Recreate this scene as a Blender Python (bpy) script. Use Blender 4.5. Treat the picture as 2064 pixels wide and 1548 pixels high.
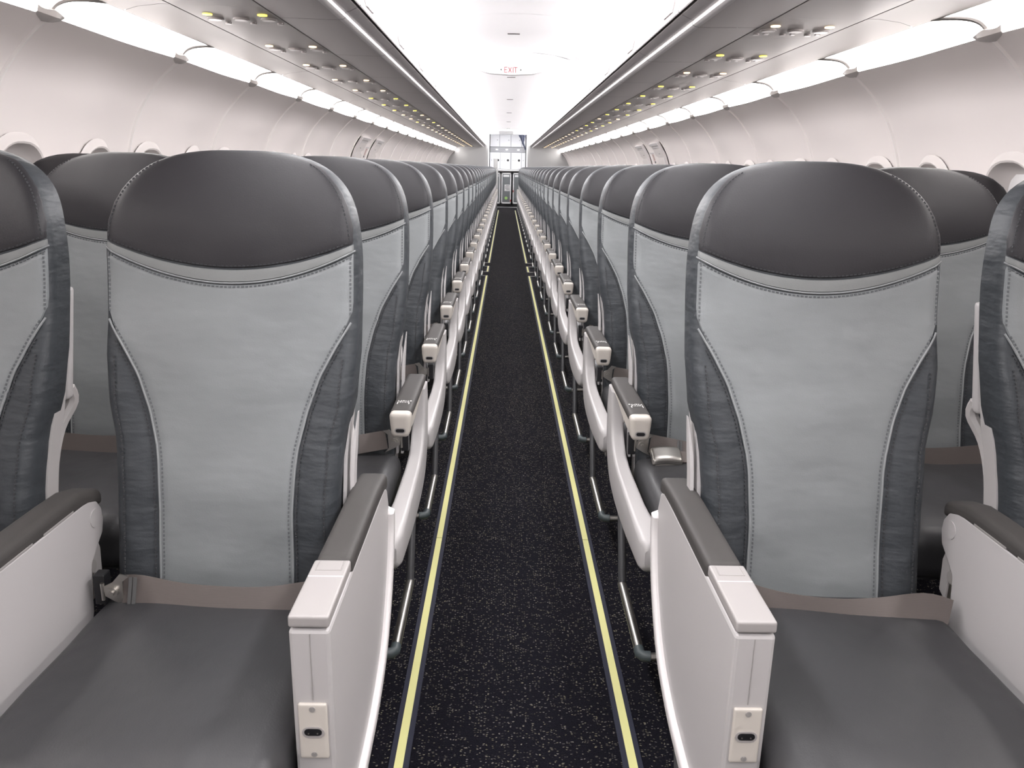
import bpy, bmesh, math, random
from mathutils import Vector, Matrix, noise
random.seed(7)
for o in list(bpy.data.objects): bpy.data.objects.remove(o)
SC = bpy.context.scene; COL = SC.collection
PI = math.pi

# ---------------------------------------------------------------- camera, world, exposure
F, W, H = 1600.0, 2064, 1548
VP, ROLL, CAM = (1020.0, 338.0), math.radians(1.1), Vector((-0.045, 0.0, 1.2))
d = Vector((VP[0]-W/2, VP[1]-H/2, F)).normalized()
ax = Vector((math.cos(ROLL), math.sin(ROLL), 0)); ax = (ax-d*ax.dot(d)).normalized()
az = ax.cross(d)
Rm = Matrix((ax, d, az))                      # rows: world axes in camera coords (x right, y down, z forward)
cam_d = bpy.data.cameras.new('camera'); cam = bpy.data.objects.new('camera', cam_d); COL.objects.link(cam)
right = Rm @ Vector((1, 0, 0)); up = Rm @ Vector((0, -1, 0)); back = Rm @ Vector((0, 0, -1))
cam.matrix_world = Matrix(((right.x, up.x, back.x, CAM.x), (right.y, up.y, back.y, CAM.y), (right.z, up.z, back.z, CAM.z), (0, 0, 0, 1)))
cam_d.sensor_width = 36; cam_d.lens = 36*F/W; cam_d.clip_start = 0.02; cam_d.clip_end = 200
SC.camera = cam
wd = bpy.data.worlds.new('world'); SC.world = wd; wd.use_nodes = True
wd.node_tree.nodes['Background'].inputs[0].default_value = (0.8, 0.8, 0.8, 1)
wd.node_tree.nodes['Background'].inputs[1].default_value = 0.3
SC.view_settings.view_transform = 'Standard'; SC.view_settings.look = 'None'
SC.view_settings.gamma = 1; SC.view_settings.use_curve_mapping = False
SC.view_settings.exposure = 0.13
CEIL_E, SIDE_E = 18.0, 13.5                     # strengths of the cabin's own lamps: ceiling coves, sidewall panels

# ---------------------------------------------------------------- materials
def mat(name, col, rough=0.5, metal=0.0, bump=None, emit=None, spec=0.5, var=0.0, coat=0.0, sheen=0.0):
    m = bpy.data.materials.new(name); m.use_nodes = True; nt = m.node_tree; b = nt.nodes['Principled BSDF']
    b.inputs['Base Color'].default_value = (*col, 1); b.inputs['Roughness'].default_value = rough
    b.inputs['Metallic'].default_value = metal; b.inputs['Specular IOR Level'].default_value = spec
    b.inputs['Coat Weight'].default_value = coat; b.inputs['Sheen Weight'].default_value = sheen
    if emit: b.inputs['Emission Color'].default_value = (*emit[0], 1); b.inputs['Emission Strength'].default_value = emit[1]
    tc = None
    if bump or var: tc = nt.nodes.new('ShaderNodeTexCoord')
    if var:
        n = nt.nodes.new('ShaderNodeTexNoise'); n.inputs['Scale'].default_value = 7; n.inputs['Detail'].default_value = 4
        nt.links.new(tc.outputs['Object'], n.inputs['Vector'])
        r = nt.nodes.new('ShaderNodeMapRange'); r.inputs[1].default_value = .3; r.inputs[2].default_value = .7
        r.inputs[3].default_value = 1-var; r.inputs[4].default_value = 1+var
        nt.links.new(n.outputs['Fac'], r.inputs[0])
        x = nt.nodes.new('ShaderNodeVectorMath'); x.operation = 'SCALE'; x.inputs[0].default_value = col
        nt.links.new(r.outputs[0], x.inputs['Scale']); nt.links.new(x.outputs[0], b.inputs['Base Color'])
    prev = None
    for sc, dist, st, aniso in (bump or []):
        mp = nt.nodes.new('ShaderNodeMapping'); mp.inputs['Scale'].default_value = aniso
        nt.links.new(tc.outputs['Object'], mp.inputs['Vector'])
        n = nt.nodes.new('ShaderNodeTexNoise'); n.inputs['Scale'].default_value = sc; n.inputs['Detail'].default_value = 3
        nt.links.new(mp.outputs[0], n.inputs['Vector'])
        bp = nt.nodes.new('ShaderNodeBump'); bp.inputs['Distance'].default_value = dist; bp.inputs['Strength'].default_value = st
        nt.links.new(n.outputs['Fac'], bp.inputs['Height'])
        if prev: nt.links.new(prev.outputs[0], bp.inputs['Normal'])
        prev = bp
    if prev: nt.links.new(prev.outputs[0], b.inputs['Normal'])
    return m

LB = [(5, .03, .22, (1, 1, 2.2)), (420, .0006, .35, (1, 1, 1))]
M = {}
M['leather_light'] = mat('leather_light', (.200, .213, .220), .45, bump=LB, var=.05)
M['leather_band'] = mat('leather_band', (.172, .179, .179), .46, bump=LB)
M['leather_head'] = mat('leather_head', (.023, .0218, .025), .48, spec=.36, bump=[(6, .02, .15, (1, 1, 1)), (420, .0006, .35, (1, 1, 1))])
M['leather_dark'] = mat('leather_dark', (.039, .044, .050), .48, spec=.38, bump=[(9, .02, .35, (1, 1, 3)), (420, .0006, .35, (1, 1, 1))])
M['leather_seat'] = mat('leather_seat', (.042, .042, .045), .44, bump=[(5, .03, .25, (1, 1, 1)), (11, .012, .10, (1.3, .8, 1)), (420, .0006, .3, (1, 1, 1))])
M['thread_dark'] = mat('thread_dark', (.035, .036, .04), .8)
M['thread_light'] = mat('thread_light', (.115, .122, .13), .8)
M['piping'] = mat('piping', (.25, .262, .268), .42)
M['white'] = mat('white_plastic', (.455, .437, .437), .42, bump=[(600, .0003, .2, (1, 1, 1))])
M['cream'] = mat('cream_plastic', (.56, .52, .475), .38)
M['lid'] = mat('lid_plastic', (.34, .32, .315), .42)
M['shell'] = mat('shell_plastic', (.46, .44, .435), .45)
M['pad'] = mat('armrest_pad', (.060, .056, .054), .58, spec=.28, bump=[(500, .0004, .3, (1, 1, 1))])
M['black'] = mat('black_plastic', (.012, .012, .014), .4)
M['silver'] = mat('silver_metal', (.52, .50, .47), .34, 1.0)
M['satin'] = mat('satin_paint', (.40, .38, .37), .35, .3)
M['dark_tube'] = mat('dark_tube', (.085, .085, .09), .4, .2)
M['elbow'] = mat('elbow_rubber', (.06, .075, .08), .45)
M['belt'] = mat('belt_webbing', (.115, .097, .090), .6, bump=[(900, .0005, .5, (.05, 1, 1))])
M['belt_dark'] = mat('belt_stitch', (.10, .10, .10), .7)
M['wall'] = mat('wall_lining', (.87, .81, .792), .29)
M['seam'] = mat('seam_strip', (.86, .82, .80), .4)
M['bezel'] = mat('window_bezel', (.70, .655, .64), .4)
M['rib'] = mat('rib_plastic', (.20, .187, .18), .5, spec=.3)
M['clip'] = mat('clip_plastic', (.55, .515, .50), .45)
M['recess'] = mat('recess_shade_plastic', (.24, .222, .222), .45)  # bin plastic darkened to carry the shade of the recess; also on latch rims
M['shade'] = mat('window_shade', (.82, .80, .80), .5)
M['glass'] = mat('window_glass', (.55, .60, .66), .08)
M['bin'] = mat('bin_lining', (.43, .40, .40), .42)
M['psu'] = mat('service_panel', (.29, .267, .260), .45)
M['rail'] = mat('rail_lining', (.235, .217, .209), .48)
M['lip'] = mat('lip_plastic', (.72, .69, .69), .28)
M['door'] = mat('bin_door_plastic', (.66, .63, .63), .4)
M['groove'] = mat('groove_dark', (.10, .085, .085), .6)
M['ceil'] = mat('ceiling_lining', (.92, .91, .92), .5)
M['ceil_light'] = mat('ceiling_diffuser', (.9, .9, .9), .5, emit=((1, .985, .99), CEIL_E))
M['side_light'] = mat('sidewall_diffuser', (.9, .9, .9), .5, emit=((1, .955, .935), SIDE_E))
M['yellow_lamp'] = mat('yellow_lamp', (.8, .7, .1), .4, emit=((1, .80, .10), 2.2))
M['amber_lamp'] = mat('amber_lamp', (.9, .7, .5), .4, emit=((1, .70, .38), 3.2))
M['lens'] = mat('lamp_lens', (.30, .275, .27), .3)
M['part'] = mat('partition_lining', (.36, .36, .36), .5)
M['galley'] = mat('galley_white', (.86, .86, .88), .4)
M['galley_grey'] = mat('galley_grey', (.42, .42, .44), .4)
M['galley_fill_lamp'] = mat('galley_fill_lamp', (.9, .9, .9), .4, emit=((1, 1, 1), 14))
M['amber_lamp2'] = mat('small_lamp', (.9, .9, .9), .4, emit=((1, .98, .95), 2))
M['cart'] = mat('cart_grey', (.17, .18, .185), .4, .2)
M['alu'] = mat('cart_frame', (.72, .71, .71), .35, .3)
M['green'] = mat('green_sticker', (.38, .62, .20), .5)
M['red'] = mat('red_plastic', (.45, .07, .07), .5)
M['print'] = mat('white_print', (.62, .61, .60), .6)
M['navy'] = mat('navy_fabric', (.03, .035, .06), .8)
M['exit_red'] = mat('exit_red', (.34, .035, .045), .6)
M['exit_grey'] = mat('exit_grey', (.08, .085, .085), .6)
M['strip'] = mat('glow_strip', (.72, .70, .31), .45)
M['strip_edge'] = mat('strip_edge', (.007, .009, .026), .7)
M['placard_pink'] = mat('placard_pink', (.50, .36, .34), .5)
M['placard_dark'] = mat('placard_dark', (.13, .12, .12), .5)

def carpet():
    m = bpy.data.materials.new('carpet'); m.use_nodes = True; nt = m.node_tree; N = nt.nodes; L = nt.links
    b = N['Principled BSDF']; b.inputs['Roughness'].default_value = .95; b.inputs['Specular IOR Level'].default_value = .05
    b.inputs['Sheen Weight'].default_value = .03; b.inputs['Sheen Roughness'].default_value = .4
    tc = N.new('ShaderNodeTexCoord')
    n0 = N.new('ShaderNodeTexNoise'); n0.inputs['Scale'].default_value = 60; L.new(tc.outputs['Object'], n0.inputs['Vector'])
    wv = N.new('ShaderNodeVectorMath'); wv.operation = 'MULTIPLY_ADD'; wv.inputs[1].default_value = (.012, .012, 0)
    L.new(n0.outputs['Color'], wv.inputs[0]); L.new(tc.outputs['Object'], wv.inputs[2])
    mp = N.new('ShaderNodeMapping'); mp.inputs['Scale'].default_value = (150, 250, 1); L.new(wv.outputs[0], mp.inputs['Vector'])
    vo = N.new('ShaderNodeTexVoronoi'); vo.inputs['Scale'].default_value = 1; vo.voronoi_dimensions = '2D'; L.new(mp.outputs[0], vo.inputs['Vector'])
    sep = N.new('ShaderNodeSeparateColor'); L.new(vo.outputs['Color'], sep.inputs[0])
    pick = N.new('ShaderNodeMath'); pick.operation = 'GREATER_THAN'; pick.inputs[1].default_value = .74; L.new(sep.outputs[0], pick.inputs[0])
    near = N.new('ShaderNodeMath'); near.operation = 'LESS_THAN'; near.inputs[1].default_value = .33; L.new(vo.outputs['Distance'], near.inputs[0])
    mul = N.new('ShaderNodeMath'); mul.operation = 'MULTIPLY'; L.new(pick.outputs[0], mul.inputs[0]); L.new(near.outputs[0], mul.inputs[1])
    amp = N.new('ShaderNodeMath'); amp.operation = 'MULTIPLY'; L.new(mul.outputs[0], amp.inputs[0]); L.new(sep.outputs[1], amp.inputs[1])
    ramp = N.new('ShaderNodeValToRGB'); e = ramp.color_ramp.elements
    e[0].color = (.20, .185, .18, 1); e[1].color = (.23, .21, .14, 1); L.new(sep.outputs[2], ramp.inputs[0])
    n1 = N.new('ShaderNodeTexNoise'); n1.inputs['Scale'].default_value = 300; L.new(tc.outputs['Object'], n1.inputs['Vector'])
    r1 = N.new('ShaderNodeValToRGB'); q = r1.color_ramp.elements
    q[0].position = .3; q[0].color = (.0036, .0036, .0060, 1); q[1].position = .75; q[1].color = (.0115, .0105, .0155, 1)
    L.new(n1.outputs['Fac'], r1.inputs[0])
    mx = N.new('ShaderNodeMix'); mx.data_type = 'RGBA'; L.new(amp.outputs[0], mx.inputs[0]); L.new(r1.outputs[0], mx.inputs[6]); L.new(ramp.outputs[0], mx.inputs[7])
    L.new(mx.outputs[2], b.inputs['Base Color'])
    bp = N.new('ShaderNodeBump'); bp.inputs['Distance'].default_value = .003; bp.inputs['Strength'].default_value = .6
    L.new(n1.outputs['Fac'], bp.inputs['Height']); L.new(bp.outputs[0], b.inputs['Normal'])
    return m
M['carpet'] = carpet()

# ---------------------------------------------------------------- mesh helpers
def me(verts, faces, smooth=True, name='m', ang=38):
    m = bpy.data.meshes.new(name); m.from_pydata([tuple(v) for v in verts], [], faces); m.update()
    if smooth:
        m.polygons.foreach_set('use_smooth', [True]*len(m.polygons))
        try: m.set_sharp_from_angle(angle=math.radians(ang))
        except Exception: pass
    return m
class G:
    """a growing list of vertices and faces"""
    def __init__(s): s.v = []; s.f = []
    def add(s, v, f):
        k = len(s.v); s.v += [tuple(p) for p in v]; s.f += [tuple(i+k for i in q) for q in f]; return s
    def mesh(s, smooth=True, sx=1, ang=38):
        if sx < 0: return me([(-x, y, z) for x, y, z in s.v], [tuple(reversed(f)) for f in s.f], smooth, ang=ang)
        return me(s.v, s.f, smooth, ang=ang)
def grid(rows, closed=False, capped=False):
    n = len(rows[0]); v = [p for r in rows for p in r]; f = []
    for i in range(len(rows)-1):
        for j in range(n if closed else n-1):
            a, b = i*n+j, i*n+(j+1) % n; f.append((a, b, b+n, a+n))
    if capped:
        f.append(tuple(reversed(range(n)))); k = (len(rows)-1)*n; f.append(tuple(range(k, k+n)))
    return v, f
def rbox(c, h, r, n=3, seg=1, fn=None):
    """rounded box: centre, half sizes, corner radius"""
    h = Vector(h); r = min(r, *h)
    def axis(a):
        o = [-a + r*(1-math.cos(PI/2*i/n)) for i in range(n+1)] if r > 0 else [-a]
        mid = [(-a+r) + 2*(a-r)*i/seg for i in range(1, seg)]; e = min(r, .3*(a-r))
        sup = [-a+r+e] if r > 0 and e > 1e-5 else []
        return o + sup + [t for t in mid if abs(t) < a-r-1.5*e] + [-t for t in sup] + [-t for t in reversed(o)]
    A = [axis(x) for x in h]; v = []; f = []; idx = {}
    def vid(i, j, k):
        if (i, j, k) not in idx:
            p = Vector((A[0][i], A[1][j], A[2][k])); q = Vector([max(-(h[t]-r), min(h[t]-r, p[t])) for t in range(3)])
            dd = p-q
            if dd.length > 1e-9: p = q + dd.normalized()*r
            p = p + Vector(c)
            if fn: p = Vector(fn(p))
            idx[(i, j, k)] = len(v); v.append(tuple(p))
        return idx[(i, j, k)]
    nx, ny, nz = len(A[0])-1, len(A[1])-1, len(A[2])-1
    for i in range(nx):
        for j in range(ny):
            f.append((vid(i, j, 0), vid(i, j+1, 0), vid(i+1, j+1, 0), vid(i+1, j, 0))); f.append((vid(i, j, nz), vid(i+1, j, nz), vid(i+1, j+1, nz), vid(i, j+1, nz)))
    for i in range(nx):
        for k in range(nz):
            f.append((vid(i, 0, k), vid(i+1, 0, k), vid(i+1, 0, k+1), vid(i, 0, k+1))); f.append((vid(i, ny, k), vid(i, ny, k+1), vid(i+1, ny, k+1), vid(i+1, ny, k)))
    for j in range(ny):
        for k in range(nz):
            f.append((vid(0, j, k), vid(0, j, k+1), vid(0, j+1, k+1), vid(0, j+1, k))); f.append((vid(nx, j, k), vid(nx, j+1, k), vid(nx, j+1, k+1), vid(nx, j, k+1)))
    return v, f
def frames(pts):
    P = [Vector(p) for p in pts]; out = []; u = None
    for i in range(len(P)):
        t = (P[min(i+1, len(P)-1)]-P[max(i-1, 0)]).normalized()
        if u is None: u = t.orthogonal().normalized()
        u = (u-t*u.dot(t)).normalized(); out.append((P[i], t, u, t.cross(u)))
    return out
def tube(pts, r, n=8, cap=True):
    rows = []
    for i, (p, t, u, w) in enumerate(frames(pts)):
        rr = r[i] if isinstance(r, (list, tuple)) else r
        rows.append([p + u*math.cos(2*PI*k/n)*rr + w*math.sin(2*PI*k/n)*rr for k in range(n)])
    return grid(rows, True, cap)
def smooth_pts(pts, sub=6):
    P = [Vector(p) for p in pts]; o = []
    for i in range(len(P)-1):
        p0, p1, p2, p3 = P[max(i-1, 0)], P[i], P[i+1], P[min(i+2, len(P)-1)]
        for k in range(sub):
            t = k/sub; o.append(.5*((2*p1)+(p2-p0)*t+(2*p0-5*p1+4*p2-p3)*t*t+(3*p1-p0-3*p2+p3)*t**3))
    return o+[P[-1]]
def prism(prof, x0, x1, bev=.004, seg=2):
    """polygon in (y, z) pushed along x, edges rounded"""
    bm = bmesh.new(); vs = [bm.verts.new((x0, y, z)) for y, z in prof]; fc = bm.faces.new(vs)
    r = bmesh.ops.extrude_face_region(bm, geom=[fc])
    bmesh.ops.translate(bm, verts=[e for e in r['geom'] if isinstance(e, bmesh.types.BMVert)], vec=(x1-x0, 0, 0))
    bmesh.ops.recalc_face_normals(bm, faces=bm.faces)
    if bev: bmesh.ops.bevel(bm, geom=[e for e in bm.edges if e.calc_face_angle(0) > .35], offset=bev, segments=seg, profile=.5, affect='EDGES')
    bm.verts.index_update(); v = [tuple(p.co) for p in bm.verts]; f = [tuple(q.index for q in fa.verts) for fa in bm.faces]; bm.free()
    return v, f
def box(c, h): return rbox(c, h, 0)
def bx(x0, x1, y0, y1, z0, z1, r=0, n=2): return rbox(((x0+x1)/2, (y0+y1)/2, (z0+z1)/2), (abs(x1-x0)/2, abs(y1-y0)/2, abs(z1-z0)/2), r, n)
def interp(t, tab):
    for (a, p), (b, q) in zip(tab, tab[1:]):
        if t <= b:
            k = max(0, (t-a)/(b-a)); k = k*k*(3-2*k); return p+(q-p)*k
    return tab[-1][1]
def disc(c, r, nrm='z', n=12, th=.002):
    rows = []
    for h in (-th, th):
        rows.append([])
        for k in range(n):
            a, b = r*math.cos(2*PI*k/n), r*math.sin(2*PI*k/n)
            rows[-1].append({'z': (c[0]+a, c[1]+b, c[2]+h), 'y': (c[0]+a, c[1]+h, c[2]+b), 'x': (c[0]+h, c[1]+a, c[2]+b)}[nrm])
    return grid(rows, True, True)
def capsule(c, hw, hz, y0, y1, n=6):
    """stadium shape in x-z, pushed along y"""
    pr = []
    for sgn, a0 in ((1, -PI/2), (-1, PI/2)):
        for k in range(n+1):
            a = a0+PI*k/n; pr.append((c[0]+sgn*(hw-hz)+hz*math.cos(a), c[1]+hz*math.sin(a)))
    return grid([[(x, y, z) for x, z in pr] for y in (y0, y1)], True, True)

def obj(name, m, material=None, parent=None, loc=None, kind=None, label=None):
    o = bpy.data.objects.new(name, m); COL.objects.link(o)
    if material is not None and m is not None and not m.materials: m.materials.append(M[material])
    if parent: o.parent = parent
    if loc: o.location = loc
    if kind: o['kind'] = kind
    if label: o['label'] = label
    return o
def tag(o, label, cat, group=None):
    o['label'] = label; o['category'] = cat
    if group: o['group'] = group
    return o
def thing(name, label, cat, loc=(0, 0, 0), group=None):
    return tag(obj(name, None, loc=loc), label, cat, group)
def plant(tree, parent):
    """tree: list of (name, mesh, material, children, extras) -> linked objects sharing their meshes"""
    for name, m, mt, ch, ex in tree:
        o = obj(name, m, mt, parent, **ex)
        for n2, m2, mt2, _, ex2 in ch: obj(n2, m2, mt2, o, **ex2)
def P(name, m, mt, ch=(), **ex): return (name, m, mt, list(ch), ex)

# ---------------------------------------------------------------- the shell of the cabin
Y0, Y1, YG = -2.99, 23.7, 25.8
PITCH = 1.067; SEAM0 = 2.787
SEAMS = [SEAM0+PITCH*k for k in range(-5, 20)]
WALL = smooth_pts([(1.73, 0, 0), (1.80, 0, .25), (1.845, 0, .55), (1.852, 0, .80), (1.832, 0, 1.05), (1.785, 0, 1.28), (1.715, 0, 1.44), (1.62, 0, 1.56), (1.52, 0, 1.645)], 10)
def wall_at(z):
    for a, b in zip(WALL, WALL[1:]):
        if a.z <= z <= b.z:
            k = (z-a.z)/(b.z-a.z); t = (b-a).normalized(); return a.lerp(b, k).x, Vector((-t.z, 0, t.x))   # x, inward normal
    return WALL[-1].x, Vector((-.7, 0, -.7))
fl = obj('floor', me(*bx(-1.95, 1.95, Y0, YG+1.2, -.05, 0), smooth=False), 'carpet', kind='structure')

WA, WB, WN, WZ = .158, .222, 2.5, 1.050             # window bezel half sizes, roundness, centre height
def rho(y, z): return (abs(y/WA)**WN+abs((z-WZ)/WB)**WN)**(1/WN)
WINY = (.170, .703)
def bowing(y, z): return .026*math.sin(PI*y/PITCH)**2 * min(1, max(0, (z-.2)/.6)) * (1-.7*min(1, max(0, (z-1.42)/.2)))
def wall_panel_mesh(s):
    ny = 60; g = G(); idx = {}
    ys = [.004+(PITCH-.008)*j/ny for j in range(ny+1)]
    zs = []; z = 0.02
    while z < 1.641: zs.append(z); z += .021 if z > .7 else .08
    zs.append(1.643)
    def vid(i, j):
        if (i, j) not in idx:
            x, n = wall_at(zs[i]); y = ys[j]
            bow = bowing(y, zs[i])
            edge = -.004 if j in (0, ny) else 0
            p = Vector((x, y, zs[i]))+n*(bow+edge)
            idx[(i, j)] = len(g.v); g.v.append((s*p.x, p.y, p.z))
        return idx[(i, j)]
    for i in range(len(zs)-1):
        for j in range(ny):
            if any(rho(ys[b]-c, zs[a]) < .96 for a in (i, i+1) for b in (j, j+1) for c in WINY): continue
            q = (vid(i, j), vid(i+1, j), vid(i+1, j+1), vid(i, j+1)); g.f.append(q if s > 0 else q[::-1])
    return me(g.v, g.f)
def bezel_meshes(s, wy):
    prof = [(1.10, .006), (1.06, .012), (1.02, .022), (.985, .027), (.95, .025), (.92, .014), (.88, -.004), (.82, -.022), (.75, -.036), (.70, -.042)]
    n = 40
    def pt(rr, off, a):
        c, q = math.cos(a), math.sin(a)
        y = WA*rr*math.copysign(abs(c)**(2/WN), c); z = WZ+WB*rr*math.copysign(abs(q)**(2/WN), q)
        x, nn = wall_at(z); p = Vector((x, y, z))+nn*(off+bowing(y+wy, z)+.001); return (s*p.x, p.y, p.z)
    def ring(rr, off): return [pt(rr, off, 2*PI*k/n) for k in range(n)]
    v, f = grid([ring(*p) for p in prof], True)
    fr = me(v, f)
    rows = [ring(.70*t, -.042) for t in (1, .66, .33, .02)]
    pane = me(*grid(rows, True))
    def half(z0, z1, off):
        rows = []
        for i in range(9):
            z = z0+(z1-z0)*i/8; t = (abs(z-WZ)/(WB*.73))
            w = WA*.73*max(0, 1-min(1, t)**WN)**(1/WN); x, nn = wall_at(z); r = []
            for j in range(9):
                p = Vector((x, -w+2*w*j/8, z))+nn*(off+bowing(wy, z)-.008); r.append((s*p.x, p.y, p.z))
            rows.append(r)
        return me(*grid(rows))
    return fr, pane, half(WZ-.02, WZ+WB*.70, -.024)
ORD = ['first', 'second', 'third', 'fourth', 'fifth', 'sixth', 'seventh', 'eighth', 'ninth', 'tenth', 'eleventh', 'twelfth', 'thirteenth', 'fourteenth', 'fifteenth', 'sixteenth', 'seventeenth', 'eighteenth', 'nineteenth']
ORD += ['twentieth'] + ['twenty-'+o for o in ORD[:9]] + ['thirtieth'] + ['thirty-'+o for o in ORD[:9]]
wn = 0
for s, side in ((-1, 'left'), (1, 'right')):
    rows = [[(s*(p.x+.09), y, p.z) for p in WALL] for y in (Y0, Y1)]
    v, f = grid(rows); wl = obj('wall_'+side, me(v, f), 'groove', kind='structure')
    pm = wall_panel_mesh(s); bz = {wy: bezel_meshes(s, wy) for wy in WINY}
    for k, y in enumerate(SEAMS):
        obj('wall_panel', pm, 'wall', wl, loc=(0, y, 0))
        for wy in WINY:
            if y+wy < .3: continue
            wn += 1; fr, pane, shd = bz[wy]
            w = obj('window_%d' % wn, fr, 'bezel', loc=(0, y+wy, 0), kind='structure')
            obj('pane', pane, 'glass', w); obj('shade', shd, 'shade', w)
    # pale filler strip in each seam
    r = []
    for p in WALL[::2]:
        x, n = wall_at(min(p.z, 1.64)); q = Vector((x, 0, p.z))+n*.0012
        r.append(q)
    sv, sf = grid([[(s*(q.x+n.x*o), yy, q.z+n.z*o) for yy, o in ((-.009, -.004), (-.004, .0045), (.004, .0045), (.009, -.004))] for q in r for n in [wall_at(min(q.z, 1.64))[1]]]); sm = me(sv, sf)
    for y in SEAMS: obj('seam_strip', sm, 'seam', wl, loc=(0, y, 0))
# dado floor-to-wall cover and end walls
obj('wall_front', me(*bx(-1.95, 1.95, Y0-.06, Y0, 0, 2.4), smooth=False), 'galley', kind='structure')
obj('wall_back', me(*bx(-1.95, 1.95, YG+.85, YG+.95, 0, 2.4), smooth=False), 'part', kind='structure')

# ---------------------------------------------------------------- sidewall light panels with ribs
LT, LBm = Vector((1.464, 0, 1.739)), Vector((1.548, 0, 1.628))
LP = smooth_pts([LT, (1.490, 0, 1.716), (1.516, 0, 1.684), LBm], 5)
def side_light_mesh(s):
    rows = [[(s*p.x, -.0785+(PITCH-.002)*t, p.z) for p in LP] for t in (0, .25, .5, .75, 1)]
    v, f = grid(rows); return me(v, f if s < 0 else [q[::-1] for q in f])
def rib_mesh(s):
    """curved rib that covers the joint of two light panels"""
    c = smooth_pts([(1.516, -.002, 1.664), (1.506, .022, 1.686), (1.494, .065, 1.704), (1.482, .130, 1.718), (1.472, .200, 1.728), (1.463, .270, 1.736)], 5)
    n = len(c)-1
    return me(*tube([(s*p.x, p.y, p.z) for p in c], [.0105-.0045*i/n for i in range(n+1)], 8))
def clip_mesh(s):
    """pointed boat-shaped clip at the foot of a rib"""
    rows = []
    for i in range(13):
        t = -1+2*i/12; w = (1-abs(t)**1.3); y = .077*t
        up_ = .016*max(0, -t)**4
        rows.append([(s*1.545, y, 1.640-.014*w), (s*(1.528-.006*w), y, 1.641-.016*w), (s*(1.518-.016*w), y, 1.646-.006*w), (s*(1.512-.012*w), y, 1.650+.012*w+up_), (s*1.525, y, 1.655+.012*w+up_)])
    return me(*grid(rows))
for s, nm in ((-1, 'starboard'), (1, 'port')):
    lm, rm, cm = side_light_mesh(s), rib_mesh(s), clip_mesh(s)
    wl = bpy.data.objects['wall_'+('left' if s < 0 else 'right')]
    for k, y in enumerate(SEAMS):
        l = thing('sidewall_light', 'glowing white light panel atop the %s sidewall, %s from the aft partition' % (nm, ORD[len(SEAMS)-1-k]), 'light', (0, y, 0), '%s sidewall light panels' % nm)
        obj('diffuser', lm, 'side_light', l); l.scale.y = .60 if y > 23 else 1
        obj('rib', rm, 'rib', l); obj('clip', cm, 'clip', l)

# ---------------------------------------------------------------- overhead bins, service rail
def strip_mesh(s, prof, y0, y1, n=2):
    rows = [[(s*x, y0+(y1-y0)*i/n, z) for x, z in prof] for i in range(n+1)]
    v, f = grid(rows); return me(v, f if s > 0 else [q[::-1] for q in f])
LIP = [(.950, 1.757), (.85, 1.756), (.76, 1.754), (.715, 1.755)]
LIPR = [(.715+.0, 1.755), (.700, 1.757), (.690, 1.763), (.687, 1.772), (.692, 1.780)]
REC = [(.692, 1.780), (.672, 1.787), (.650, 1.797), (.645, 1.800)]
GAP = [(.645, 1.800), (.648, 1.812), (.637, 1.812), (.634, 1.806)]
DOOR = [(.634, 1.806), (.630, 1.809), (.629, 1.815), (.634, 1.84), (.648, 1.885), (.672, 1.94), (.705, 1.995), (.745, 2.045)]
def latch_mesh(s):
    """D-shaped pull flap near the lower edge of a bin door"""
    rows = []
    n = 10
    for k, (rr, o) in enumerate([(1.0, .001), (.96, .007), (.88, .009), (.5, .008), (0.02, .007)]):
        r = []
        for i in range(n+1):
            a = PI*i/n; yy = .085*rr*math.cos(a); h = .085*rr*math.sin(a)**.8
            t = h/.09
            x = .633+.012*t+.006*t*t; z = 1.832+h*.95
            r.append((s*(x-o), yy, z-o*.3))
        rows.append(r)
    return me(*grid(rows))
PSU_X = (1.003, 1.113, 1.216)
def psu_tree(s, lamp):
    plate = me(*bx(s*.956, s*1.281, -.17, .30, 1.756, 1.762))
    ch = []
    for i, x in enumerate(PSU_X):
        ring = G(); ring.add(*disc((s*x, .09, 1.754), .032, 'z', 18, .004)); ch.append(P('reading_lamp', ring.mesh(), 'psu'))
        ln = me(*disc((s*x, .09, 1.7496), .026, 'z', 16, .0015)); ch.append(P('lens', ln, 'lens'))
        bt = me(*disc((s*x-.02*s, .185, 1.753), .013, 'z', 12, .004)); ch.append(P('air_nozzle', bt, 'lens'))
        b2 = me(*bx(s*x+.012, s*x+.032, .175, .195, 1.752, 1.757, .003, 1)); ch.append(P('call_button', b2, 'lip'))
    tr = [P('panel', plate, 'psu', ch)]
    for x in (PSU_X[0], PSU_X[2]):
        b = me(*disc((s*x, 0, 1.7548), .0185, 'z', 18, .0025)); tr.append(P('sign_lamp', b, lamp))
    return tr
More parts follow.
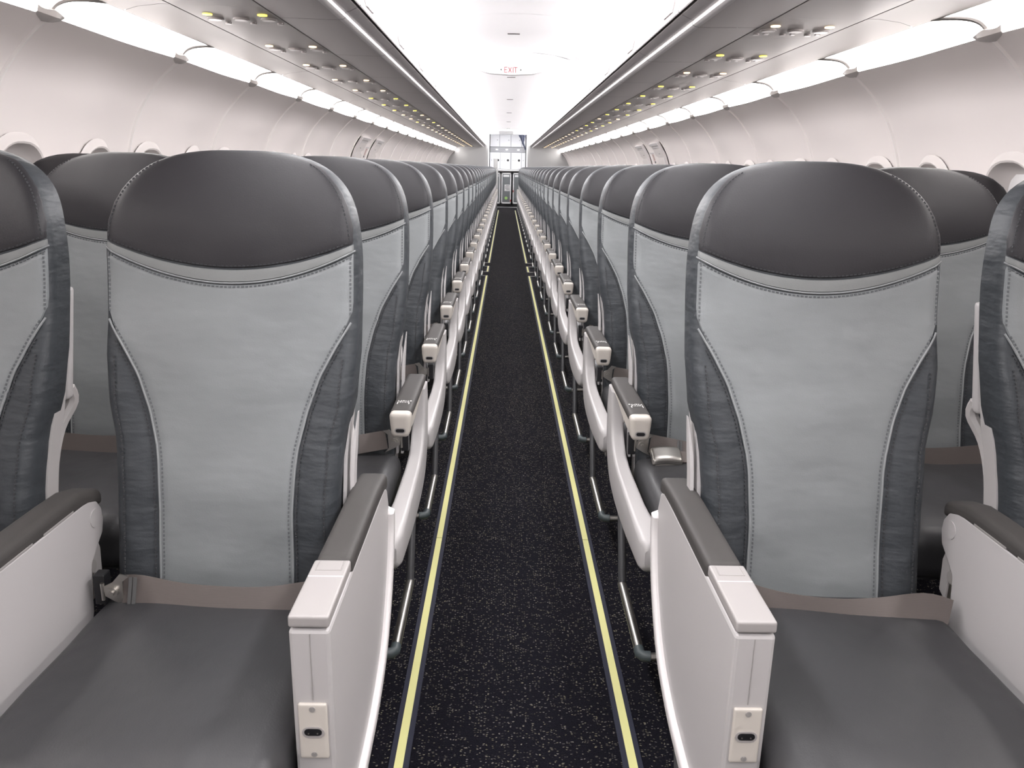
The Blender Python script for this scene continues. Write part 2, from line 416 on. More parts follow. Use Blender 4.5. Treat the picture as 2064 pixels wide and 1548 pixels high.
for s, nm in ((-1, 'starboard'), (1, 'port')):
    bm_, lp_, rc_, dr_ = (strip_mesh(s, p, .003, PITCH-.003) for p in (LIP, LIPR, REC, DOOR))
    gp_ = strip_mesh(s, GAP, .003, PITCH-.003)
    top_ = strip_mesh(s, [(.745, 2.045), (.95, 2.05), (1.44, 1.76)], .003, PITCH-.003)
    lt = latch_mesh(s)
    lr = me(*tube([(s*(.631+.012*h+.006*h*h), .09*math.cos(PI*i/14), 1.830+.088*h) for i in range(15) for h in [math.sin(PI*i/14)**.8]], .0022, 6))
    for k in range(1, 26):
        y = 23.697-PITCH*k
        b = thing('overhead_bin', 'closed overhead luggage bin above the %s seats, %s from the aft partition' % (nm, ORD[k-1]), 'luggage bin', (0, y, 0), '%s overhead bins' % nm)
        obj('bottom_panel', bm_, 'bin', b); obj('grip_lip', lp_, 'lip', b); obj('recess', rc_, 'recess', b); obj('shadow_gap', gp_, 'groove', b)
        dd = obj('bin_door', dr_, 'door', b); obj('latch_rim', lr, 'recess', dd, loc=(0, .22, 0)); obj('latch', lt, 'door', dd, loc=(0, .22, 0))
        obj('top_cover', top_, 'groove', b)
    # service rail carrier (dark, seen only in the grooves) and plain filler panels between units
    rail = obj('service_rail', strip_mesh(s, [(.93, 1.790), (1.31, 1.790)], Y0, Y1), 'groove', kind='structure')
    edge = strip_mesh(s, [(1.290, 1.757), (1.33, 1.757), (1.41, 1.747), (1.455, 1.734), (1.464, 1.731), (1.466, 1.738)], .002, 2*PITCH-.002)
    for k in range(-3, 10): obj('rail_panel', edge, 'rail', rail, loc=(0, SEAM0+2*PITCH*k+.4, 0))
    ys = [-1.95, -1.20, -.45, .30, 1.05, 1.80, 2.57, 3.365, 4.20, 4.95, 5.75, 6.5] + [6.5+.742*k for k in range(1, 23)]
    pal = {'yellow_lamp': psu_tree(s, 'yellow_lamp'), 'amber_lamp': psu_tree(s, 'amber_lamp')}
    seq = ('aaayaaaayyyaayaaaaaaaaaaaaaaaa' if s < 0 else 'aaaayayyyyyayyayaaaaaaaaaaaaaa')
    for k, y in enumerate(ys):
        lamp = 'yellow_lamp' if ('aaaa'+seq)[k] == 'y' else 'amber_lamp'
        u = thing('service_unit', 'overhead service unit with %s lamps above the %s seats, %s from the aft partition' % (lamp.split('_')[0], nm, ORD[len(ys)-1-k]), 'service panel', (0, y, 0), '%s service units with %s lamps' % (nm, lamp.split('_')[0]))
        plant(pal[lamp], u)
        y2 = ys[k+1] if k+1 < len(ys) else Y1+.17
        obj('filler_panel', me(*bx(s*.956, s*1.281, y+.3005, y2-.1705, 1.756, 1.762)), 'psu', rail)

# ---------------------------------------------------------------- ceiling
CP = [(.61*math.sin(PI/2*i/8), 2.262-.107*(1-math.cos(PI/2*i/8))) for i in range(-8, 9)]
ceil = obj('ceiling', me(*grid([[(x*3.1, y, 2.36) for x, z in CP] for y in (Y0, YG+.9)])), 'ceil', kind='structure')
rows = []
CPAN = PITCH*1.5
for i in range(9):
    t = i/8; bow = -.013*math.sin(PI*t)
    rows.append([(x, .004+(CPAN-.008)*t, z+bow) for x, z in CP])
v, f = grid(rows); cpm = me(v, f)
slot = me(*bx(-.05, .05, -.012, .012, -.004, .004, .003, 1))
k = 0; y = 6.95-CPAN/2-6*CPAN
while y < Y1-.2:
    p = obj('ceiling_panel', cpm, 'ceil', ceil, loc=(0, y, 0))
    if k % 2 == 0: obj('air_slot', slot, 'groove', p, loc=(0, CPAN*.5, 2.247))
    k += 1; y += CPAN
for s, nm in ((-1, 'starboard'), (1, 'port')):
    cl = strip_mesh(s, [(.612, 2.156), (.655, 2.135), (.71, 2.09), (.744, 2.046)], .002, PITCH*2-.002)
    for k in range(1, 13):
        l = tag(obj('ceiling_light', cl, 'ceil_light', loc=(0, 23.697-2*PITCH*k, 0)), 'bright white cove light between ceiling and %s bins, %s from the aft partition' % (nm, ORD[k-1]), 'light', '%s ceiling cove lights' % nm)

def letters(txt, wd, ht, th):
    """block lettering in x-z from bars, left to right"""
    g = G(); x = 0; out = []
    A = {'E': [((0, 0), (0, 1)), ((0, 0), (.8, 0)), ((0, .5), (.7, .5)), ((0, 1), (.8, 1))], 'X': [((0, 0), (.9, 1)), ((0, 1), (.9, 0))],
         'I': [((.2, 0), (.2, 1))], 'T': [((0, 1), (.9, 1)), ((.45, 0), (.45, 1))]}
    for ch in txt:
        for (a, b), (c, e) in A[ch]:
            p, q = Vector((x+a*wd, 0, b*ht)), Vector((x+c*wd, 0, e*ht)); t = (q-p).normalized(); n = Vector((-t.z, 0, t.x))*th/2
            p -= t*th/2; q += t*th/2
            out.append([p+n, p-n, q-n, q+n])
        x += wd*(.55 if ch == 'I' else 1.25)
    for Q in out:
        g.add([(q.x, yy, q.z) for yy in (0, .002) for q in Q], [(0, 1, 2, 3), (7, 6, 5, 4), (0, 4, 5, 1), (1, 5, 6, 2), (2, 6, 7, 3), (3, 7, 4, 0)])
    return g, x-wd*.25
ex = thing('exit_sign', 'white ceiling exit sign with red lettering between two arrows', 'sign', (-.013, 8.02, 2.064))
hous = grid([[(x, yy, z) for x, z in [(-.56, .125), (-.40, .045), (-.2, -.004), (0, -.014), (.2, -.004), (.40, .045), (.56, .125), (.4, .165), (0, .20), (-.4, .165)]] for yy in (.01, .09)], True, True)
obj('housing', me(*hous), 'ceil', ex)
lg, lw = letters('EXIT', .030, .044, .006)
pl = obj('sign_plate', me(*bx(-.115, .115, -.002, .012, -.006, .062, .006, 2)), 'ceil', ex)
obj('lettering', me([(x-lw/2, y-.005, z+.006) for x, y, z in lg.v], lg.f, False), 'exit_red', pl)
for sg in (-1, 1):
    obj('arrow', me([(sg*x, y, z) for y in (-.006, -.003) for x, z in ((.087, .018), (.103, .029), (.087, .040))], [(0, 1, 2), (5, 4, 3), (0, 3, 4, 1), (1, 4, 5, 2), (2, 5, 3, 0)], False), 'exit_grey', pl)

# ---------------------------------------------------------------- overwing exit hatches
dn = 0
for s in (-1, 1):
    for y0 in (9.22, 10.28):
        dn += 1
        def patch(ya, yb, za, zb, off, th, m=8):
            rws = []
            for i in range(m+1):
                z = za+(zb-za)*i/m; x, n = wall_at(z); a, b = Vector((x, 0, z))+n*off, Vector((x, 0, z))+n*(off+th)
                rws.append([(s*a.x, ya, a.z), (s*b.x, ya, b.z), (s*b.x, yb, b.z), (s*a.x, yb, a.z)])
            return me(*grid(rws, True, True), smooth=False)
        dr = obj('door_%d' % dn, patch(y0, y0+.52, .40, 1.49, .012, .012), 'bezel', kind='structure')
        obj('door_frame', patch(y0-.02, y0+.01, .40, 1.52, .012, .03), 'lip', dr)
        obj('door_frame', patch(y0+.01, y0+.52, 1.495, 1.52, .012, .03, 2), 'lip', dr)
        obj('door_header', patch(y0+.02, y0+.50, 1.465, 1.482, .012, .022, 2), 'lip', dr)
        obj('handle_slot', patch(y0+.22, y0+.30, 1.395, 1.435, .024, .004, 2), 'placard_dark', dr)
        if y0 < 10:
            pc = tag(obj('placard', patch(y0+.62, y0+.80, 1.32, 1.395, .014, .004, 2), 'placard_pink'), 'small reddish placard between the %s overwing exit hatches' % ('starboard' if s < 0 else 'port'), 'placard')
            pc2 = obj('pictogram', patch(y0+.60, y0+.78, 1.285, 1.315, .014, .005, 2), 'placard_dark', pc)
            obj('top_strip', patch(y0+.60, y0+.86, 1.405, 1.42, .014, .012, 2), 'lip', pc)

# ---------------------------------------------------------------- floor path strips
for s, nm in ((-1, 'starboard'), (1, 'port')):
    c = s*.2435 - .004
    t = thing('floor_path_strip', 'pale yellow glow strip in the carpet along the %s seats' % nm, 'floor strip', (c, 0, 0))
    spans = [(.3, 2.42), (2.42, 4.55), (4.55, 6.7), (6.7, 9.10), (9.46, 10.0), (10.38, 12.6)]+[(12.6+2.2*k, 12.6+2.2*k+2.2) for k in range(5)]
    for a, b in spans:
        obj('carrier', me(*bx(-.021, .021, a, b, -.001, .0035), smooth=False), 'strip_edge', t)
        obj('strip_segment', me(*bx(-.009, .009, a+.002, b-.002, .002, .006), smooth=False), 'strip', t)
    for y in (9.10, 9.46, 10.0, 10.38):
        obj('cross_mark', me(*bx(-.012 if s > 0 else -.13, .13 if s > 0 else .012, y-.012, y+.012, .002, .005), smooth=False), 'lid', t)
obj('trim_1', me(*bx(-.62, .62, 25.45, 25.52, -.002, .012), smooth=False), 'alu', kind='structure')

# ---------------------------------------------------------------- seats
# seat coordinates: x towards the aisle, -y the way the seat faces, z up; origin on the floor below the back/cushion joint
def hw(z):
    if z > 1.0:
        t = min(1, (z-1.0)/.222); return .2265*(1-t**3.0)**(1/3.0)
    return interp(z, [(.38, .198), (.62, .199), (.70, .203), (.80, .220), (.88, .2255), (1.0, .2265)])
_LH = [(.60, .118), (.68, .122), (.71, .126), (.77, .140), (.83, .161), (.88, .188), (.932, .2195), (1.3, .2195)]
def _lh(z):
    for (a, p), (b, q) in zip(_LH, _LH[1:]):
        if z <= b: return p+(q-p)*(z-a)/(b-a)
    return .2195
def wave(x): return 1.016+.050*abs(x/.225)**2.0
def pipe(x): return .992+.061*abs(x/.225)**2.0
SEED = [0.0]
DEP = .078
def ycen(z): return .25*(z-.45) - .010*math.exp(-((z-.62)/.12)**2) - .012*math.exp(-((z-1.09)/.07)**2) + .006
def yround(z): return .045*(1-math.sqrt(max(0, 1-(max(0, z-1.115)/.108)**2)))
def front(x, z, off=0.0):
    h = hw(z); r = .026; a = abs(x); y = ycen(z)+yround(z)
    if a > h-r: t = min(1, (a-(h-r))/r); y += r*.9*(1-math.sqrt(max(0, 1-t*t)))
    g = _lh(z) if z > .6 else .118
    low = max(0, min(1, (.93-z)/.12))
    y -= .011*low*math.exp(-((a-(g+.045))/.035)**2)                       # side bolsters stand proud
    y += .004*low*math.exp(-((a-g)/.010)**2)                              # seam valleys
    y += .0015*math.exp(-((z-wave(x))/.006)**2)
    q = SEED[0]                                                          # soft folds of the sewn covers
    y -= .0062*noise.noise(Vector((x*4.5+q, z*6.5, q*3)))*max(.25, min(1, (1.0-z)/.12))
    y -= .0022*noise.noise(Vector((x*10+q, z*15, q*5)))
    return Vector((x, y-off, z))
def back_body(sx, nr=44):
    rows = []
    zs = [.40+(1.0-.40)*i/(nr//2) for i in range(nr//2)] + [1.0+.2215*math.sin(PI/2*i/(nr-nr//2)) for i in range(nr-nr//2+1)]
    for z in zs:
        h = max(hw(z), .004); fr = []
        for i in range(33):
            u = -1+2*i/32; u = math.copysign(1-(1-abs(u))**1.5, u); fr.append(front(u*h, z))
        yb = ycen(z)+DEP-yround(z)*.6
        bk = [Vector((h*u, max(yb, fr[0].y+.006)-(.012 if abs(u) > .9 else 0), z)) for u in (1, .9, .45, 0, -.45, -.9, -1)]
        rows.append(fr+bk)
    v, f = grid(rows, True, True); g = G(); g.add(v, [q[::-1] for q in f]); return g.mesh(True, sx)
def patch_mesh(sx, fn, nu, nv, seed):
    """fn(u, v) -> (x, z); edges are tucked under"""
    rows = []
    us = [-1, -.990]+[-1+2*i/nu for i in range(1, nu)]+[.990, 1]; ev = .012 if nv > 6 else .06
    vs = [0, ev]+[j/nv for j in range(1, nv)]+[1-ev, 1]
    for v_ in vs:
        r = []
        for u_ in us:
            x, z = fn(u_, v_); e = abs(u_) == 1 or v_ in (0, 1)
            r.append(front(x, z, -.0015 if e else .0026))
        rows.append(r)
    g = G(); g.add(*grid(rows)); return g.mesh(True, sx)
def head_fn(u, v):
    x = .2185*u; lo = wave(x)+.001; hi = lo+.002
    z = 1.2205
    while hw(z) < abs(x)+.003 and z > lo+.003: z -= .002
    hi = max(hi, z); return x, lo+(hi-lo)*(1-(1-v)**1.3)
def band_fn(u, v): x = .2195*u; return x, pipe(x)+.0015+(wave(x)-pipe(x)-.002)*v
def light_fn(u, v):
    t = .415+(1.0-.415)*v; x = u*_lh(t) if t > .6 else u*.118
    return x, (t if t < .90 else .90+(t-.90)/.10*(pipe(x)-.0012-.90))
def seam_line(sgn): return [(sgn*(_lh(z) if z > .6 else .118), z) for z in [.42+.506*i/40 for i in range(41)]]
def on_front(pts, off): return [front(x, z, 0)-Vector((0, off, 0)) for x, z in pts]
def stitches(lines, off, step=.0075, ln=.0042, th=.0011):
    g = G()
    for L in lines:
        pts = on_front(L, off); acc = 0
        for a, b in zip(pts, pts[1:]):
            l = (b-a).length; t = (b-a).normalized(); n = t.cross(Vector((0, 1, 0))).normalized()*th; yv = Vector((0, th, 0))
            while acc < l:
                p = a+t*acc; q = p+t*ln
                V = [p+n-yv, p-n-yv, q-n-yv, q+n-yv, p+n*1.4+yv, p-n*1.4+yv, q-n*1.4+yv, q+n*1.4+yv]
                g.add(V, [(0, 1, 2, 3), (4, 0, 3, 7), (1, 5, 6, 2), (4, 5, 1, 0), (3, 2, 6, 7)]); acc += step
            acc -= l
    return g
def gm(sx, *parts, smooth=True, ang=38):
    g = G()
    for v, f in parts: g.add(v, f)
    return g.mesh(smooth, sx, ang)
def back_tree(sx, lod):
    nu = (40, 26, 14)[lod]; sd = 3.1*sx+lod; SEED[0] = sd
    sub = [P('headrest_panel', patch_mesh(sx, head_fn, nu, nu//2, sd), 'leather_head', label='dark grey leather headrest cover'),
           P('headrest_band', patch_mesh(sx, band_fn, nu, 4, sd), 'leather_band'),
           P('center_panel', patch_mesh(sx, light_fn, nu, nu+10, sd), 'leather_light', label='light grey leather center panel')]
    if lod < 2:
        for sg in (-1, 1): sub.append(P('piping', gm(sx, tube(on_front(seam_line(sg), .0026), .0020, 6)), 'piping'))
        sub.append(P('piping', gm(sx, tube(on_front([(x, pipe(x)) for x in [-.222+.444*i/30 for i in range(31)]], .0024), .0016, 6)), 'piping'))
    if lod == 0:
        A = [[(sg*(_lh(z) if z > .6 else .118)-sg*.0065, z) for z in [.42+.50*i/40 for i in range(41)]] for sg in (-1, 1)]
        A.append([(x, pipe(x)-.0065) for x in [-.216+.432*i/30 for i in range(31)]])
        A += [[(sg*.2145, .94+.10*i/10) for i in range(11)] for sg in (-1, 1)]
        sub.append(P('stitching', stitches(A, .0030).mesh(False, sx), 'thread_light', kind='stuff'))
        B = [[(sg*(_lh(z) if z > .6 else .118)+sg*.0075, z) for z in [.42+.47*i/40 for i in range(41)]] for sg in (-1, 1)]
        B += [[(sg*(hw(z)-.022), z) for z in [.42+.44*i/40 for i in range(41)]] for sg in (-1, 1)]
        B.append([(x, wave(x)+.0055) for x in [-.210+.42*i/30 for i in range(31)]])
        B += [[(sg*(hw(z)-.011), z) for z in [1.07+.13*i/30 for i in range(31)]] for sg in (-1, 1)]
        sub.append(P('stitching', stitches(B, .0028, th=.0010).mesh(False, sx), 'thread_dark', kind='stuff'))
    return P('backrest', back_body(sx, 44 if lod < 2 else 28), 'leather_dark', sub)
def shell_mesh(sx):
    rows = []
    for i in range(20):
        z = .36+.80*i/19; h = hw(z)+interp(z, [(.36, .003), (.72, .003), (.84, -.014), (1.3, -.014)]); h = max(h, .02); y = ycen(z)+DEP-.006-yround(z)*.6
        rows.append([(-h, y-.028, z), (-h, y+.008, z), (-h+.02, y+.02, z), (0, y+.026, z), (h-.02, y+.02, z), (h, y+.008, z), (h, y-.028, z), (h-.006, y-.028, z), (-h+.006, y-.028, z)])
    g = G(); v, f = grid(rows, True, True); g.add(v, f); return g.mesh(True, sx)
def cushion_mesh(sx, xl, xr, seed, lod):
    def fn(p):
        p = p.copy(); cx = (xl+xr)/2; u = (p.x-cx)/((xr-xl)/2); t = (p.y+.21)/.24
        if p.z > .40:
            p.z += .010*(1-u*u)-.012*max(0, -t-.35)**1.5-.010*max(0, t-.5)
            p.z += .009*noise.noise(Vector((p.x*6+seed, p.y*7, seed)))+.0022*noise.noise(Vector((p.x*18+seed, p.y*9, 5+seed)))*max(0, -t)
            p.z += .0035*math.sin(60*p.x+7*p.y)*max(0, -t-.45)*2*(.4+noise.noise(Vector((p.x*9, seed, 1))))
        p.y += .012*abs(u)**2.2 if p.y < -.3 else 0
        return p
    g = G(); g.add(*rbox(((xl+xr)/2, -.207, .392), ((xr-xl)/2, .245, .062), .036, 4, (26, 12, 5)[lod], fn)); return g.mesh(True, sx)
def ribbon(pts, ups, w, th=.0016):
    """strap: centre line, width directions, width"""
    pts = [Vector(p) for p in pts]; rows = []
    for i, p in enumerate(pts):
        t = (pts[min(i+1, len(pts)-1)]-pts[max(i-1, 0)]).normalized(); u = Vector(ups[i] if isinstance(ups, list) else ups)
        u = (u-t*u.dot(t)).normalized(); n = t.cross(u)*th
        rows.append([p+u*w*.5+n, p-u*w*.5+n, p-u*w*.5-n, p+u*w*.5-n])
    return grid(rows, True, True)
def belt_tree(sx, kind):
    if kind == 'span_left':           # strap pulled straight across from the far anchor
        c = smooth_pts([(-.180, -.030, .476), (-.15, -.034, .478), (-.06, -.048, .470), (.06, -.050, .467), (.15, -.040, .475), (.205, -.030, .480)], 5)
        parts = [ribbon(c, (0, .45, .9), .050)]; anchor = -.205; fit = (-.190, -.022, .476); cr = [(-.165, -.036, .477), (-.157, -.037, .477)]
    elif kind == 'span_right':
        c = smooth_pts([(-.220, -.055, .462), (-.18, -.048, .470), (-.10, -.052, .462), (-.02, -.050, .458), (.08, -.040, .466), (.16, -.018, .482), (.21, .0, .50)], 5)
        ups = [Vector((0, .5+.25*math.sin(i*.25), .85)) for i in range(len(c))]
        parts = [ribbon(c, ups, .052)]; anchor = -.22; fit = None; cr = []
    else:                             # strap folded back from the aisle anchor
        c = smooth_pts([(.168, .002, .491), (.11, -.012, .484), (.04, -.028, .476), (-.05, -.030, .476), (-.14, -.020, .480), (-.20, -.010, .482)], 4)
        parts = [ribbon(c, (0, .35, .93), .050)]; anchor = .205; fit = (.188, .004, .490); cr = [(.095, -.017, .482), (.088, -.019, .481)]
    ch = []
    for p in cr: ch.append(P('strap_stitch', gm(sx, ribbon([Vector(p)-Vector((.003, .0025, 0)), Vector(p)+Vector((.003, -.0025, 0))], (0.25, .35, .9), .049, .001)), 'belt_dark'))
    if fit:
        f = Vector(fit); sg = 1 if f.x > 0 else -1
        plate = [( -.022*sg, -.030), (.002*sg, -.018), (.018*sg, -.008), (.020*sg, .010), (.004*sg, .018), (-.010*sg, .034), (-.026*sg, .030), (-.014*sg, .020), (-.012*sg, -.018)]
        pv, pf = grid([[(f.x+a, f.y+yy-.016, f.z+b) for a, b in (plate if sg > 0 else plate[::-1])] for yy in (-.0015, .0015)], True, True)
        ch.append(P('end_fitting', gm(sx, (pv, pf), disc((f.x+.004*sg, f.y-.020, f.z+.001), .010, 'y', 14, .003), disc((f.x+.004*sg, f.y-.024, f.z+.001), .005, 'y', 10, .003)), 'silver'))
        ch.append(P('anchor', gm(sx, rbox((f.x+.030*sg, f.y+.0, f.z), (.010, .012, .028), .002), ), 'black'))
        ch.append(P('anchor_pin', gm(sx, tube([(f.x+.022*sg, f.y-.016, f.z-.016), (f.x+.022*sg, f.y-.016, f.z+.016)], .0035, 8)), 'silver'))
    if kind == 'buckle':
        def bf(p):
            p = p.copy(); t = (p.x-.135)/.035; p.z += -.004*t*t+.010*(p.y+.05)/.03; return p
        ch.append(P('buckle', gm(sx, rbox((.135, -.060, .484), (.040, .026, .011), .008, 3, 4, bf), rbox((.135, -.063, .473), (.034, .022, .006), .004, 2, 3, bf)), 'silver'))
        ch.append(P('loose_strap', gm(sx, ribbon(smooth_pts([(.105, -.055, .475), (0, -.045, .468), (-.10, -.03, .465), (-.18, -.02, .466)], 4), (0, .9, .3), .045)), 'belt'))
    return P('seat_belt', gm(sx, *parts), 'belt', ch)
def arm_profile(): return [(-.185, .582), (-.13, .578), (-.06, .583), (.02, .594), (.10, .600), (.155, .600), (.168, .610), (.163, .624), (-.185, .622)]
def aisle_arm(sx, lod):
    xa, xb = .208, .259
    def capf(p):
        p = p.copy(); t = max(0, min(1, (.632-p.z)/.062)); p.x = .2335+(p.x-.2335)*(1-.22*t*t); return p
    ch = [P('pad', gm(sx, rbox((.2335, -.014, .621), (.0262, .178, .0135), .011, 3, 6)), 'pad', label='dark grey armrest pad'),
          P('end_cap', gm(sx, rbox((.2335, -.188, .601), (.0262, .022, .031), .011, 4, 2, capf)), 'cream', label='cream plastic end cap with headset socket'),
          P('headset_socket', gm(sx, capsule((.2335, .588), .0105, .0042, -.2106, -.205)), 'black')]
    if lod < 2:
        ch.append(P('socket_rim', gm(sx, capsule((.2335, .588), .0135, .0068, -.2101, -.204)), 'lid'))
        g = G()                       # small two-line printed label, too worn to read
        rnd = random.Random(3)
        for r_ in range(2):
            x = .2175
            while x < .247:
                w_ = rnd.choice((.003, .004, .005)); hgt = .007
                for q in range(rnd.choice((1, 2))):
                    yy = -.128+r_*.011+q*.0045
                    g.add(*box((x+w_/2, yy, .6347), (w_/2, .0012, .0003)))
                g.add(*box((x+.0006, -.1258+r_*.011, .6347), (.0006, hgt/2, .0003))); x += w_+.0018
        g.add(*box((.2185, -.136, .6347), (.0012, .006, .0003))); g.add(*box((.2465, -.136, .6347), (.0012, .006, .0003)))
        ch.append(P('printed_label', g.mesh(False, sx), 'print', kind='stuff'))
    return P('armrest', gm(sx, prism(arm_profile(), xa+.003, xb-.003, .004), ang=12), 'cream', ch)
def loft_rect(secs, r=.30, n=3):
    """secs: (y, z, ny, nz, half thickness, x0, x1) -> rounded rectangular tube along a y-z spine"""
    rows = []
    for y, z, ny, nz, h, x0, x1 in secs:
        hx = (x1-x0)/2; cx = (x0+x1)/2; rr = r*min(hx, h)*2*.5; ring = []
        for qx, qh, a0 in ((1, 1, 0), (-1, 1, PI/2), (-1, -1, PI), (1, -1, 3*PI/2)):
            for k in range(n+1):
                a = a0+PI/2*k/n; dx = qx*(hx-rr)+rr*math.cos(a); dh = qh*(h-rr)+rr*math.sin(a)
                ring.append((cx+dx, y+ny*dh, z+nz*dh))
        rows.append(ring)
    v, f = grid(rows, True, True); return v, f
def shroud_mesh(sx):
    sp = smooth_pts([(0, .145, .604), (0, .145, .54), (0, .125, .47), (0, .07, .417), (0, -.03, .392), (0, -.17, .386), (0, -.30, .388), (0, -.40, .391), (0, -.448, .394), (0, -.472, .395)], 3)
    N = len(sp)-1; secs = []
    for i, p in enumerate(sp):
        a, b = sp[max(i-1, 0)], sp[min(i+1, N)]; t = (b-a).normalized(); s_ = i/N
        h = interp(s_, [(0, .040), (.15, .050), (.32, .056), (.5, .050), (.8, .040), (.93, .036), (1, .020)])
        x0 = interp(s_, [(0, .226), (.4, .226), (.6, .222), (.85, .204), (1, .210)]); x1 = interp(s_, [(0, .262), (.85, .265), (1, .256)])
        secs.append((p.y, p.z, -t.z, t.y, h, x0, x1))
    v, f = loft_rect(secs, .45); g = G(); g.add(v, f); return g.mesh(True, sx)
def bar_tree(sx, pos):
    if pos == 'aisle':
        ch = [P('bar_strut', gm(sx, tube([(.238, .0, .35), (.238, -.07, .21), (.238, -.105, .128)], .0105, 10)), 'dark_tube'),
              P('bar_elbow', gm(sx, tube([(.238, -.385, .118), (.238, -.402, .116), (.232, -.410, .115), (.215, -.412, .115)], .0128, 10)), 'elbow')]
        g = [tube([(.238, -.100, .128), (.238, -.385, .118)], .0115, 12), tube([(.215, -.412, .115), (-.230, -.412, .115)], .0095, 10)]
    else: ch = []; g = [tube([(.324 if pos == 'middle' else .262, -.412, .115), (-.230 if pos == 'middle' else -.15, -.412, .115)], .0095, 10)]
    return P('baggage_bar', gm(sx, *g), 'silver', ch)
def fin_mesh(sx):
    g = G()
    for x, zt in ((.216, .760), (.203, .742)):
        rows = []
        for i in range(11):
            z = .44+(zt-.44)*i/10; y = ycen(z)+.046; w = .0032*(1-.75*max(0, (i-8)/2)); dp = .014*(1-.6*max(0, (i-8)/2))
            dx = .006*max(0, (z-.68)/.08)
            rows.append([(x-w+dx, y-dp, z), (x+w+dx, y-dp, z), (x+w+dx, y+dp, z), (x-w+dx, y+dp, z)])
        v, f = grid(rows, True, True); g.add(v, [q[::-1] for q in f])
    return g.mesh(True, sx)
def frame_tree(sx, pos):
    t = [P('seat_pan', gm(sx, rbox((-.01, -.19, .325), (.20, .215, .008), .004, 1)), 'dark_tube')]
    xe, xf = {'aisle': .222, 'middle': .322, 'window': .262}[pos], (-.230 if pos != 'window' else -.20)
    t.append(P('cross_beam', gm(sx, tube([(xf, -.28, .30), (xe, -.28, .30)], .020, 10), tube([(xf, -.02, .30), (xe, -.02, .30)], .020, 10)), 'satin'))
    if pos != 'middle':
        x = -.02
        t.append(P('leg', gm(sx, tube([(x, -.28, .30), (x, -.30, .02)], .014, 8), rbox((x, -.30, .012), (.02, .04, .012), .004, 1)), 'satin'))
        t.append(P('leg', gm(sx, tube([(x, -.02, .30), (x, .07, .02)], .014, 8), rbox((x, .07, .012), (.02, .05, .012), .004, 1)), 'satin'))
    return t
def shared_arm(sx, cx):
    """lowered armrest between two seats"""
    def capf(p):
        p = p.copy(); t = max(0, min(1, (.632-p.z)/.062)); p.x = cx+(p.x-cx)*(1-.22*t*t); return p
    ch = [P('pad', gm(sx, rbox((cx, -.010, .621), (.0218, .180, .0135), .011, 3, 4)), 'pad', label='dark grey armrest pad'),
          P('end_cap', gm(sx, rbox((cx, -.188, .601), (.0218, .022, .031), .011, 3, 2, capf)), 'cream', label='cream plastic end cap'),
          P('pivot', gm(sx, tube([(cx-.015, .10, .55), (cx+.015, .10, .55)], .012, 10), rbox((cx, .10, .48), (.010, .03, .10), .006, 2)), 'shell')]
    return P('armrest', gm(sx, prism([(y, z) for y, z in arm_profile()], cx-.019, cx+.019, .004), ang=12), 'cream', ch)
def tray_table(sx, hwid):
    """white tray stowed upright behind the backrest, on two arms"""
    def tl(p): p = p.copy(); p.y += .25*(p.z-.85); return p
    ch = [P('tray_latch', gm(sx, rbox((.165, .222, .985), (.014, .010, .014), .005, 2, 1, tl)), 'black')]
    for sg in (-1, 1):
        ch.append(P('tray_arm', gm(sx, tube(smooth_pts([(sg*(hwid-.011), .205, .775), (sg*(hwid-.011), .212, .745), (sg*.180, .185, .70), (sg*.178, .150, .64), (sg*.178, .125, .55)], 4), [.012]*17, 8)), 'shell'))
    return P('tray_table', gm(sx, rbox((0, .214, .860), (hwid, .012, .105), .008, 2, 2, tl)), 'white', ch, label='white folding tray stowed upright')
